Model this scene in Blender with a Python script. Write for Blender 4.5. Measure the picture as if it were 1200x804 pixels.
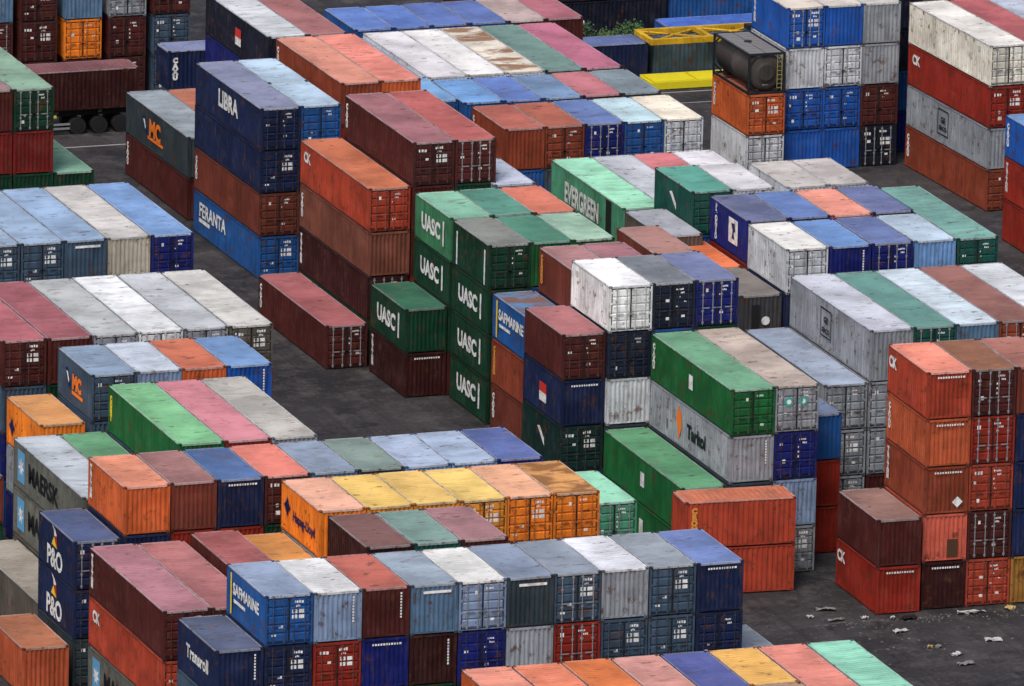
import bpy, bmesh, math, random
from mathutils import Matrix, Vector
R = math.radians
for o in list(bpy.data.objects): bpy.data.objects.remove(o)
sc = bpy.context.scene
COL = sc.collection

# ------------------------------------------------------------------ camera, sky, sun, exposure
cd = bpy.data.cameras.new('camera'); cam = bpy.data.objects.new('camera', cd); COL.objects.link(cam)
cd.sensor_width = 36.0; cd.lens = 365.819; cd.clip_start = 10.0; cd.clip_end = 6000.0
cam.matrix_world = Matrix(((0.94159819, 0.06497984, -0.33040954, -195.0),
                           (-0.33599193, 0.2465987, -0.90900963, -520.0),
                           (0.02241126, 0.96693676, 0.25402959, 151.218),
                           (0, 0, 0, 1)))
sc.camera = cam
SUN_EL, SUN_AZ = R(56), R(-42)          # azimuth of the sun measured from -Y (towards the viewer) to +X
w = bpy.data.worlds.new('World'); sc.world = w; w.use_nodes = True
nt = w.node_tree; bg = nt.nodes['Background']
sky = nt.nodes.new('ShaderNodeTexSky'); sky.sky_type = 'NISHITA'; sky.sun_disc = False
sdir = Vector((math.sin(SUN_AZ) * math.cos(SUN_EL), -math.cos(SUN_AZ) * math.cos(SUN_EL), math.sin(SUN_EL)))
sky.sun_elevation = SUN_EL; sky.sun_rotation = math.atan2(sdir.x, sdir.y)
sky.air_density = 1.0; sky.dust_density = 4.0; sky.ozone_density = 0.6
nt.links.new(sky.outputs[0], bg.inputs[0]); bg.inputs[1].default_value = 0.105
ld = bpy.data.lights.new('sun', 'SUN'); ld.energy = 1.5; ld.angle = R(22); ld.color = (1.0, 0.965, 0.91)
sun = bpy.data.objects.new('sun', ld); COL.objects.link(sun); sun.location = (0, 0, 200)
sun.rotation_euler = sdir.to_track_quat('Z', 'Y').to_euler()
sc.view_settings.view_transform = 'Standard'; sc.view_settings.look = 'None'
sc.view_settings.gamma = 1.0; sc.view_settings.use_curve_mapping = False
sc.view_settings.exposure = 0.45

# ------------------------------------------------------------------ materials
KF, KR = 0.98, 1.27                      # how much light an upright front / a roof returns in this light
def lin(h):
    v = [int(h[i:i + 2], 16) / 255 for i in (0, 2, 4)]
    return [c / 12.92 if c <= 0.04045 else ((c + 0.055) / 1.055) ** 2.4 for c in v]
def alb(h, k):
    v = lin(h); g = 0.3 * v[0] + 0.6 * v[1] + 0.1 * v[2]                # old paint has lost some of its colour
    return tuple(min(0.86, max(0.004, (c * 0.97 + g * 0.03) / k)) for c in v)
_m = {}
def nodes(name):
    m = bpy.data.materials.new(name); m.use_nodes = True
    return m, m.node_tree, m.node_tree.nodes['Principled BSDF']
def lk(t, a, b): t.links.new(a, b)
def mixc(t, fac, a, b, mode='MIX'):
    n = t.nodes.new('ShaderNodeMix'); n.data_type = 'RGBA'; n.blend_type = mode
    for s, v in ((0, fac), (6, a), (7, b)):
        if hasattr(v, 'links'): lk(t, v, n.inputs[s])
        elif isinstance(v, (int, float)): n.inputs[s].default_value = v if s == 0 else (v, v, v, 1)
        else: n.inputs[s].default_value = (*v, 1)
    return n.outputs[2]
def noise(t, vec, scale, detail=3.0, rough=0.6):
    n = t.nodes.new('ShaderNodeTexNoise'); n.inputs['Scale'].default_value = scale
    n.inputs['Detail'].default_value = detail; n.inputs['Roughness'].default_value = rough
    lk(t, vec, n.inputs['Vector']); return n.outputs['Fac']
def ramp(t, fac, lo, hi, a=0.0, b=1.0):
    n = t.nodes.new('ShaderNodeMapRange'); n.inputs[1].default_value = lo; n.inputs[2].default_value = hi
    n.inputs[3].default_value = a; n.inputs[4].default_value = b; lk(t, fac, n.inputs[0]); return n.outputs[0]
def vec_obj(t, scale=(1, 1, 1)):
    """object coordinates, shifted by a random amount for each object so that copies wear differently"""
    tc = t.nodes.new('ShaderNodeTexCoord'); oi = t.nodes.new('ShaderNodeObjectInfo')
    mul = t.nodes.new('ShaderNodeMath'); mul.operation = 'MULTIPLY'; mul.inputs[1].default_value = 173.0
    lk(t, oi.outputs['Random'], mul.inputs[0])
    ad = t.nodes.new('ShaderNodeVectorMath'); ad.operation = 'ADD'
    lk(t, tc.outputs['Object'], ad.inputs[0]); lk(t, mul.outputs[0], ad.inputs[1])
    mp = t.nodes.new('ShaderNodeVectorMath'); mp.operation = 'MULTIPLY'; mp.inputs[1].default_value = scale
    lk(t, ad.outputs[0], mp.inputs[0]); return mp.outputs[0], oi.outputs['Random']
RUST = (0.085, 0.032, 0.014)
def paint(name, rgb, kind='body', wear=0.25):
    key = (name, kind, wear)
    if key in _m: return _m[key]
    m, t, p = nodes(f'{name}_{kind}_paint')
    v, rnd = vec_obj(t)
    big = noise(t, v, 0.28 if kind == 'roof' else 0.4, 4)
    c = mixc(t, ramp(t, big, 0.36, 0.64), [x * 0.7 for x in rgb], [min(0.9, x * 1.16) for x in rgb])
    # each container has its own age: a little lighter or darker
    hsv = t.nodes.new('ShaderNodeHueSaturation'); hsv.inputs['Saturation'].default_value = 1.0
    lk(t, ramp(t, rnd, 0, 1, 0.9, 1.1), hsv.inputs['Value']); lk(t, c, hsv.inputs['Color']); c = hsv.outputs[0]
    if kind == 'roof':
        own = ramp(t, rnd, 0, 1, 0.0, 1.0)
        vs, _ = vec_obj(t, (0.45, 2.6, 1.0)); st = noise(t, vs, 0.6, 5, 0.68)      # bands of grime across the roof
        f1 = t.nodes.new('ShaderNodeMath'); f1.operation = 'MULTIPLY'; lk(t, ramp(t, st, 0.50, 0.68, 0, 0.62), f1.inputs[0]); lk(t, ramp(t, rnd, 0.1, 1, 0.1, 1.0), f1.inputs[1])
        c = mixc(t, f1.outputs[0], c, [x * 0.45 + 0.03 for x in rgb])
        pal = noise(t, v, 0.9, 5, 0.7); c = mixc(t, ramp(t, pal, 0.52, 0.7, 0, 0.35), c, [min(0.9, x * 1.12 + 0.06) for x in rgb])
        v2, _ = vec_obj(t, (0.8, 1.7, 1.0)); sp = noise(t, v2, 1.3, 6, 0.7); c = mixc(t, ramp(t, sp, 0.60, 0.66, 0, 0.7), c, (0.055, 0.042, 0.036))
        v3, _ = vec_obj(t, (0.7, 1.5, 1.3)); rs = noise(t, v3, 1.0, 7, 0.72); c = mixc(t, ramp(t, rs, 0.575, 0.66, 0, 0.5), c, (0.16, 0.085, 0.05))
    else:
        vs, _ = vec_obj(t, (4.0, 4.0, 0.22)); st = noise(t, vs, 1.2, 5, 0.65)      # rain streaks
        c = mixc(t, ramp(t, st, 0.45, 0.68, 0, 0.62), c, [x * 0.45 + 0.003 for x in rgb])
        sp = noise(t, v, 1.5, 7, 0.74); c = mixc(t, ramp(t, sp, 0.565, 0.63, 0, 0.8), c, RUST)
        vw, _ = vec_obj(t, (2.5, 2.5, 0.5)); sw = noise(t, vw, 1.6, 6, 0.75); c = mixc(t, ramp(t, sw, 0.55, 0.66, 0, 0.5), c, (0.085, 0.05, 0.034))
        pal = noise(t, v, 0.7, 6, 0.7); c = mixc(t, ramp(t, pal, 0.5, 0.7, 0, 0.5), c, [min(0.9, x * 1.3 + 0.02) for x in rgb])
    if wear > 0.3:                                                               # badly rusted
        vr, _ = vec_obj(t, (0.55, 1.15, 1.0)); rs = noise(t, vr, 0.75, 5, 0.62)
        c = mixc(t, ramp(t, rs, 0.62 - wear * 0.22, 0.70 - wear * 0.2, 0, 0.85), c, (0.20, 0.085, 0.03))
    lk(t, c, p.inputs['Base Color'])
    p.inputs['Roughness'].default_value = 0.7 if kind == 'roof' else 0.58
    p.inputs['Specular IOR Level'].default_value = 0.18
    if kind == 'roof':
        bn = noise(t, v, 0.8, 3); b = t.nodes.new('ShaderNodeBump'); b.inputs['Strength'].default_value = 0.35
        b.inputs['Distance'].default_value = 0.12; lk(t, bn, b.inputs['Height']); lk(t, b.outputs[0], p.inputs['Normal'])
    _m[key] = m; return m
def plain(name, rgb, rough=0.6, metal=0.0, vary=0.15):
    if name in _m: return _m[name]
    m, t, p = nodes(name); v, _ = vec_obj(t)
    n = noise(t, v, 3.0, 4); lk(t, mixc(t, n, [x * (1 - vary) for x in rgb], [min(1, x * (1 + vary)) for x in rgb]), p.inputs['Base Color'])
    p.inputs['Roughness'].default_value = rough; p.inputs['Metallic'].default_value = metal
    p.inputs['Specular IOR Level'].default_value = 0.3
    _m[name] = m; return m
def worn_white():
    m, t, p = nodes('worn_marking_white'); v, _ = vec_obj(t, (1.0, 1.0, 1.0))
    c = mixc(t, ramp(t, noise(t, v, 2.2, 5, 0.7), 0.42, 0.62), (0.86, 0.86, 0.84), (0.5, 0.49, 0.47))
    lk(t, c, p.inputs['Base Color']); p.inputs['Roughness'].default_value = 0.65; return m
MARK = worn_white()
BAR = plain('galvanised_bar', (0.22, 0.225, 0.24), 0.5, 0.0, 0.25)
DARK = plain('dark_rubber_and_shade', (0.012, 0.012, 0.013), 0.8)  # rubber; also the painted shade of rims, casting holes and the open slot
UNDER = plain('underframe_dirt', (0.035, 0.026, 0.022), 0.9)

# ------------------------------------------------------------------ mesh helpers
def quad(V, F, a, b, c, d): n = len(V); V += [a, b, c, d]; F.append((n, n + 1, n + 2, n + 3))
def box(V, F, x0, x1, y0, y1, z0, z1):
    n = len(V)
    V += [(x0, y0, z0), (x1, y0, z0), (x1, y1, z0), (x0, y1, z0), (x0, y0, z1), (x1, y0, z1), (x1, y1, z1), (x0, y1, z1)]
    F += [(n, n + 3, n + 2, n + 1), (n + 4, n + 5, n + 6, n + 7), (n, n + 1, n + 5, n + 4), (n + 1, n + 2, n + 6, n + 5), (n + 2, n + 3, n + 7, n + 6), (n + 3, n, n + 4, n + 7)]
def bar(V, F, a, b, r, k=8):
    a, b = Vector(a), Vector(b); d = (b - a).normalized(); u = d.orthogonal().normalized(); v = d.cross(u); n = len(V)
    for q in (a, b):
        for i in range(k):
            t = 2 * math.pi * i / k; V.append(tuple(q + (u * math.cos(t) + v * math.sin(t)) * r))
    for i in range(k): j = (i + 1) % k; F.append((n + i, n + j, n + k + j, n + k + i))
    F.append(tuple(n + i for i in reversed(range(k)))); F.append(tuple(n + k + i for i in range(k)))
def mesh(name, V, F, mi=None):
    m = bpy.data.meshes.new(name); m.from_pydata(V, [], F); m.update()
    if mi: 
        for p, i in zip(m.polygons, mi): p.material_index = i
    return m
def inst(name, me, mats, parent=None, loc=(0, 0, 0), rz=0.0, rot=None):
    """one object that shares mesh data; materials sit on the object"""
    o = bpy.data.objects.new(name, me); COL.objects.link(o)
    while len(me.materials) < len(mats): me.materials.append(None)
    for s, m in zip(o.material_slots, mats): s.link = 'OBJECT'; s.material = m
    o.location = loc; o.rotation_euler = rot if rot else (0, 0, rz)
    if parent: o.parent = parent
    return o
def empty(name, loc, rz=0.0):
    o = bpy.data.objects.new(name, None); COL.objects.link(o); o.location = loc; o.rotation_euler = (0, 0, rz); o.empty_display_size = 0.5; return o
def tag(o, label, cat, group=None):
    o['label'] = label; o['category'] = cat
    if group: o['group'] = group
def profile(n0, n1, pitch, depth):
    """trapezoid corrugation between n0 and n1: list of (position, depth inwards)"""
    k = max(1, round((n1 - n0) / pitch)); p = (n1 - n0) / k; out = []
    for i in range(k):
        s = n0 + i * p
        out += [(s, 0), (s + p * 0.34, 0), (s + p * 0.5, depth), (s + p * 0.84, depth)]
    out.append((n1, 0)); return out

# ------------------------------------------------------------------ container parts (shared mesh data)
CW, CH, HQ = 2.438, 2.56, 2.884
STEP, HSTEP = 2.572, 2.896
L20, L40 = 6.058, 12.192
_me = {}
def cont_meshes(L, H):
    key = (L, H)
    if key in _me: return _me[key]
    d = {}
    # frame: posts, bottom rails (slot 0), top rails and headers (slot 1)
    V, F = [], []
    for x in (0, CW - 0.11):
        for y in (0, L - 0.11): box(V, F, x, x + 0.11, y, y + 0.11, 0.11, H - 0.11)
    for x in (0.004, CW - 0.064): box(V, F, x + (0.02 if x < 1 else -0.02), x + (0.06 if x < 1 else 0.04), 0.17, L - 0.17, 0.075, 0.17)
    for y in (0.004, L - 0.084): box(V, F, 0.17, CW - 0.17, y + (0.02 if y < 1 else -0.02), y + (0.08 if y < 1 else 0.06), 0.075, 0.17)
    n0 = len(F)
    for x in (0.0, CW - 0.06): box(V, F, x, x + 0.06, 0.17, L - 0.17, H - 0.075, H - 0.012)
    for y in (0.0, L - 0.08): box(V, F, 0.17, CW - 0.17, y, y + 0.08, H - 0.12, H - 0.012)
    n1 = len(F)
    for x in (-0.003, CW - 0.162 + 0.003):
        for y in (-0.003, L - 0.178 + 0.003):
            for z in (0.0, H - 0.118): box(V, F, x, x + 0.162, y, y + 0.178, z, z + 0.118)
    n2 = len(F)
    for x in (0.08, CW - 0.08):  # dark quads paint the shade inside the corner casting holes
        for z in (0.06, H - 0.06): quad(V, F, (x - 0.04, -0.006, z - 0.03), (x + 0.04, -0.006, z - 0.03), (x + 0.04, -0.006, z + 0.03), (x - 0.04, -0.006, z + 0.03))
        for y in (0.09, L - 0.09): quad(V, F, (x - 0.035, y - 0.06, H + 0.003), (x + 0.035, y - 0.06, H + 0.003), (x + 0.035, y + 0.06, H + 0.003), (x - 0.035, y + 0.06, H + 0.003))
    for y in (0.09, L - 0.09):
        for z in (0.06, H - 0.06): quad(V, F, (-0.006, y + 0.045, z - 0.03), (-0.006, y - 0.045, z - 0.03), (-0.006, y - 0.045, z + 0.03), (-0.006, y + 0.045, z + 0.03))
    d['frame'] = mesh('container_frame', V, F, [0] * n0 + [1] * (n1 - n0) + [2] * (n2 - n1) + [3] * (len(F) - n2))
    for var in range(4):
        rn = random.Random(int(L * 10) + var * 7 + int(H * 100))
        def dents(n, w, dep): return [(rn.uniform(0.3, w - 0.3), rn.uniform(0.3, H - 0.3), rn.uniform(0.25, 0.8), rn.uniform(0.2, 0.5), rn.uniform(0.3, 1) * dep * rn.choice((1, 1, 0.4))) for _ in range(n)]
        def push(dl, p, z): return sum(e * math.exp(-((p - a) / r) ** 2 - ((z - q) / h) ** 2) for a, q, r, h, e in dl)
        zs = [0.165, 0.6, 1.05, 1.5, 1.95, H - 0.07]
        pr = profile(0.11, L - 0.11, 0.28, 0.042); V, F = [], []; dl = dents(rn.randint(2, 4) + int(L / 4), L, 0.055)
        for (a, da), (b, db) in zip(pr, pr[1:]):
            for z0, z1 in zip(zs, zs[1:]):
                k = lambda p, z: 0 if z in (zs[0], zs[-1]) else push(dl, p, z)
                quad(V, F, (0.012 + db + k(b, z0), b, z0), (0.012 + da + k(a, z0), a, z0), (0.012 + da + k(a, z1), a, z1), (0.012 + db + k(b, z1), b, z1))
        d['side%d' % var] = mesh('container_side', V, F)
        pr = profile(0.11, CW - 0.11, 0.25, 0.048); V, F = [], []; zs[-1] = H - 0.115; dl = dents(rn.randint(1, 3), CW, 0.06)
        for (a, da), (b, db) in zip(pr, pr[1:]):
            for z0, z1 in zip(zs, zs[1:]):
                k = lambda p, z: 0 if z in (zs[0], zs[-1]) else push(dl, p, z)
                quad(V, F, (a, 0.014 + da + k(a, z0), z0), (b, 0.014 + db + k(b, z0), z0), (b, 0.014 + db + k(b, z1), z1), (a, 0.014 + da + k(a, z1), z1))
        d['end%d' % var] = mesh('container_end', V, F)
        pr = profile(0.08, L - 0.08, 0.305, 0.022); V, F = [], []; dl = [(rn.uniform(0.5, L - 0.5), rn.uniform(0.4, CW - 0.4), rn.uniform(0.4, 1.0), rn.uniform(0.3, 0.6), rn.uniform(0.02, 0.06)) for _ in range(rn.randint(2, 4) + int(L / 5))]
        cols = [0.05, 0.25, 0.7, CW / 2, CW - 0.7, CW - 0.25, CW - 0.05]; sag = [0, 0.004, 0.016, 0.022, 0.016, 0.004, 0]
        for (a, da), (b, db) in zip(pr, pr[1:]):
            for i in range(6):
                def zz(ci, p, dd): return H - 0.02 if ci in (0, 6) else H - 0.02 - dd - sag[ci] - push(dl, p, cols[ci])
                quad(V, F, (cols[i], a, zz(i, a, da)), (cols[i + 1], a, zz(i + 1, a, da)), (cols[i + 1], b, zz(i + 1, b, db)), (cols[i], b, zz(i, b, db)))
        d['roof%d' % var] = mesh('container_roof', V, F)
    # a door leaf (origin at its outer bottom corner): slab with pressed panels and hinges
    V, F = [], []; wd = (CW - 0.22) / 2 - 0.026; z0, z1 = 0.17, H - 0.125
    box(V, F, 0, wd, 0.045, 0.08, z0, z1)
    for k in range(5):
        a = z0 + 0.06 + k * (z1 - z0 - 0.06) / 5; b = z0 + (k + 1) * (z1 - z0 - 0.06) / 5
        n = len(V); i, j = 0.05, 0.035
        V += [(i, 0.045, a), (wd - i, 0.045, a), (wd - i, 0.045, b), (i, 0.045, b), (i + j, -0.002, a + j), (wd - i - j, -0.002, a + j), (wd - i - j, -0.002, b - j), (i + j, -0.002, b - j)]
        F += [(n, n + 1, n + 5, n + 4), (n + 1, n + 2, n + 6, n + 5), (n + 2, n + 3, n + 7, n + 6), (n + 3, n, n + 4, n + 7), (n + 4, n + 5, n + 6, n + 7)]
    for k in range(4):
        z = z0 + 0.2 + k * (z1 - z0 - 0.4) / 3; box(V, F, -0.05, 0.06, -0.004, 0.02, z - 0.06, z + 0.06)
    d['door'] = mesh('container_door', V, F)
    V, F = [], []; cx = CW / 2
    for x0, x1 in ((0.105, 0.15), (cx - 0.035, cx + 0.035), (CW - 0.15, CW - 0.105)): quad(V, F, (x0, -0.002, 0.16), (x1, -0.002, 0.16), (x1, -0.002, H - 0.12), (x0, -0.002, H - 0.12))
    for z0_, z1_ in ((0.158, 0.20), (H - 0.165, H - 0.118)): quad(V, F, (0.152, -0.002, z0_), (cx - 0.037, -0.002, z0_), (cx - 0.037, -0.002, z1_), (0.152, -0.002, z1_)); quad(V, F, (cx + 0.037, -0.002, z0_), (CW - 0.152, -0.002, z0_), (CW - 0.152, -0.002, z1_), (cx + 0.037, -0.002, z1_))
    d['gasket'] = mesh('door_gasket', V, F)
    V, F = [], []; bar(V, F, (0, -0.02, 0.10), (0, -0.02, H - 0.06), 0.028, 6)
    for z in (0.22, 0.85, 1.75, H - 0.2): box(V, F, -0.06, 0.06, -0.03, 0.026, z - 0.045, z + 0.045)
    box(V, F, -0.02, 0.38, -0.062, -0.04, 1.0, 1.06)
    d['bar'] = mesh('locking_bar', V, F)
    _me[key] = d; return d
# number blocks and placards stencilled on the doors, several lay-outs
_door_marks = []
def door_marks():
    if _door_marks: return _door_marks
    rnd = random.Random(5)
    for k in range(16):
        V, F = [], []
        def q(x, z, w, h): quad(V, F, (x, 0, z), (x + w, 0, z), (x + w, 0, z + h), (x, 0, z + h))
        def word(x, z, n, h):
            for _ in range(n):
                ww = h * rnd.uniform(0.4, 0.75); q(x, z + rnd.uniform(0, 0.02), ww, h * rnd.uniform(0.75, 1)); x += ww + h * 0.25
        big = k % 4 == 0
        word(1.36 + rnd.uniform(-0.1, 0.2), 2.12, 4 if big else 5, 0.15 if big else 0.10)
        if rnd.random() < 0.6: word(1.5 + rnd.uniform(-0.1, 0.2), 1.93, 3, 0.10)
        if big:
            for a in (1.36, 1.72):
                for b in (1.35, 1.62): q(a, b, 0.27, 0.19)
        else:
            for j in range(rnd.choice((0, 1, 2, 3))):
                word(rnd.choice((1.34, 1.4, 1.8)), 1.7 - j * 0.26, rnd.choice((1, 2, 3)), rnd.uniform(0.08, 0.12))
        for _ in range(rnd.choice((0, 1, 1, 2))): q(rnd.uniform(0.25, 0.8), rnd.choice((0.5, 0.9, 1.5, 1.9)), rnd.uniform(0.12, 0.24), rnd.uniform(0.11, 0.22))
        if rnd.random() < 0.3: word(0.3, 1.98, 3, 0.2)
        if rnd.random() < 0.3: q(rnd.uniform(1.35, 1.8), rnd.uniform(0.5, 0.9), 0.2, 0.13)
        _door_marks.append(mesh('door_marks', V, F))
    return _door_marks
def text_mesh(s, size, bold=0.0, align='CENTER', spacing=1.0, line=1.0):
    key = ('t', s, size, bold, spacing, align, line)
    if key in _me: return _me[key]
    c = bpy.data.curves.new('txt', 'FONT'); c.body = s; c.size = size; c.offset = bold; c.align_x = align; c.align_y = 'CENTER'
    c.space_character = spacing; c.space_line = line; c.resolution_u = 3; c.fill_mode = 'FRONT'
    o = bpy.data.objects.new('txt', c); COL.objects.link(o)
    me = bpy.data.meshes.new_from_object(o.evaluated_get(bpy.context.evaluated_depsgraph_get()))
    bpy.data.objects.remove(o); me.name = 'lettering'; me.materials.clear(); _me[key] = me; return me
SIDE_ROT = (R(90), 0, R(-90))       # lettering on the long side: reads from the far end to the near end
FRONT_ROT = (R(90), 0, 0)
def poly_mesh(key, pts):
    if key in _me: return _me[key]
    _me[key] = mesh('emblem', [(x, y, 0) for x, y in pts], [tuple(range(len(pts)))]); return _me[key]
def star(n, r1, r2): return [((r1 if i % 2 == 0 else r2) * math.sin(math.pi * i / n), (r1 if i % 2 == 0 else r2) * math.cos(math.pi * i / n)) for i in range(2 * n)]

# ------------------------------------------------------------------ palette (colour as seen on the upright front, name in words)
PAL = {'dred': ('701e1a', 'dark red'), 'orb': ('b05230', 'burnt orange'), 'amb': ('94682c', 'ochre'), 'mgr': ('62645e', 'grey'), 'ugr': ('387652', 'sea green'), 'hbr': ('764436', 'brown'), 'mar': ('4c1e1c', 'maroon'), 'dmar': ('341414', 'dark maroon'), 'brn': ('6a3226', 'brown'), 'rbrn': ('863c26', 'red-brown'),
       'org': ('c05a2a', 'orange'), 'orr': ('a63e28', 'orange-red'), 'red': ('8e2618', 'red'), 'horg': ('e87a18', 'bright orange'), 'yel': ('dc8826', 'amber'),
       'navy': ('162448', 'navy'), 'dnavy': ('141b2c', 'blue-black'), 'blu': ('1c508e', 'blue'), 'cob': ('1a54a8', 'cobalt blue'), 'rblu': ('14206a', 'deep blue'),
       'ltb': ('6c94c4', 'light blue'), 'sky': ('7c90ae', 'pale steel blue'), 'gry': ('8c9198', 'grey'), 'lgr': ('c4c8ce', 'light grey'), 'wht': ('e4e4e4', 'white'),
       'grn': ('145c2e', 'green'), 'dgrn': ('0c3826', 'dark green'), 'mint': ('4a9070', 'mint green'), 'teal': ('144e46', 'teal'),
       'slate': ('3e5266', 'slate blue'), 'dsl': ('323f46', 'dark slate'), 'stl': ('54728e', 'steel blue'), 'salm': ('c65c48', 'salmon'), 'beige': ('b0a898', 'beige'),
       'blk': ('182236', 'blue-black'), 'dtl': ('10302e', 'dark teal'), 'tan': ('5a544c', 'weathered grey'), 'dgry': ('424448', 'dark grey'), 'cream': ('e4dccc', 'cream')}
ROOFW = [('white', 'f2f2f2'), ('pale grey', 'cccccc'), ('grey', '9a9a9a'), ('pale blue', 'aec4de'), ('blue', '6a8cc8'), ('slate blue', '7078a0'), ('dusty pink', 'b8707a'),
         ('salmon', 'ee9a86'), ('orange', 'f08450'), ('tan', 'd8b090'), ('brown', 'a86a58'), ('green', '74b08a'), ('mint', 'a0e4c4'), ('teal', '6c9c94'), ('dark green', '3e7a60'),
         ('yellow', 'f4cc70'), ('blue-grey', '98a6b4'), ('sage', 'a8c4b2'), ('navy', '4e5c86'), ('dark brown', '705450')]
def roofword(h):
    a = [int(h[i:i + 2], 16) for i in (0, 2, 4)]
    return min(ROOFW, key=lambda r: sum((x - int(r[1][i:i + 2], 16)) ** 2 for x, i in zip(a, (0, 2, 4))))[0]
ORD = 'first second third fourth fifth sixth seventh eighth ninth tenth eleventh twelfth'.split()
TIER = ['top', 'second from top', 'third from top', 'fourth from top', 'bottom']
FEAT = {'libra': 'marked LIBRA', 'uasc': 'marked UASC', 'ever': 'marked EVERGREEN', 'maersk': 'with star emblem', 'pando': 'marked P&O', 'flag': 'with red and white flag', 'hl': 'with navy lettering'}

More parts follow.
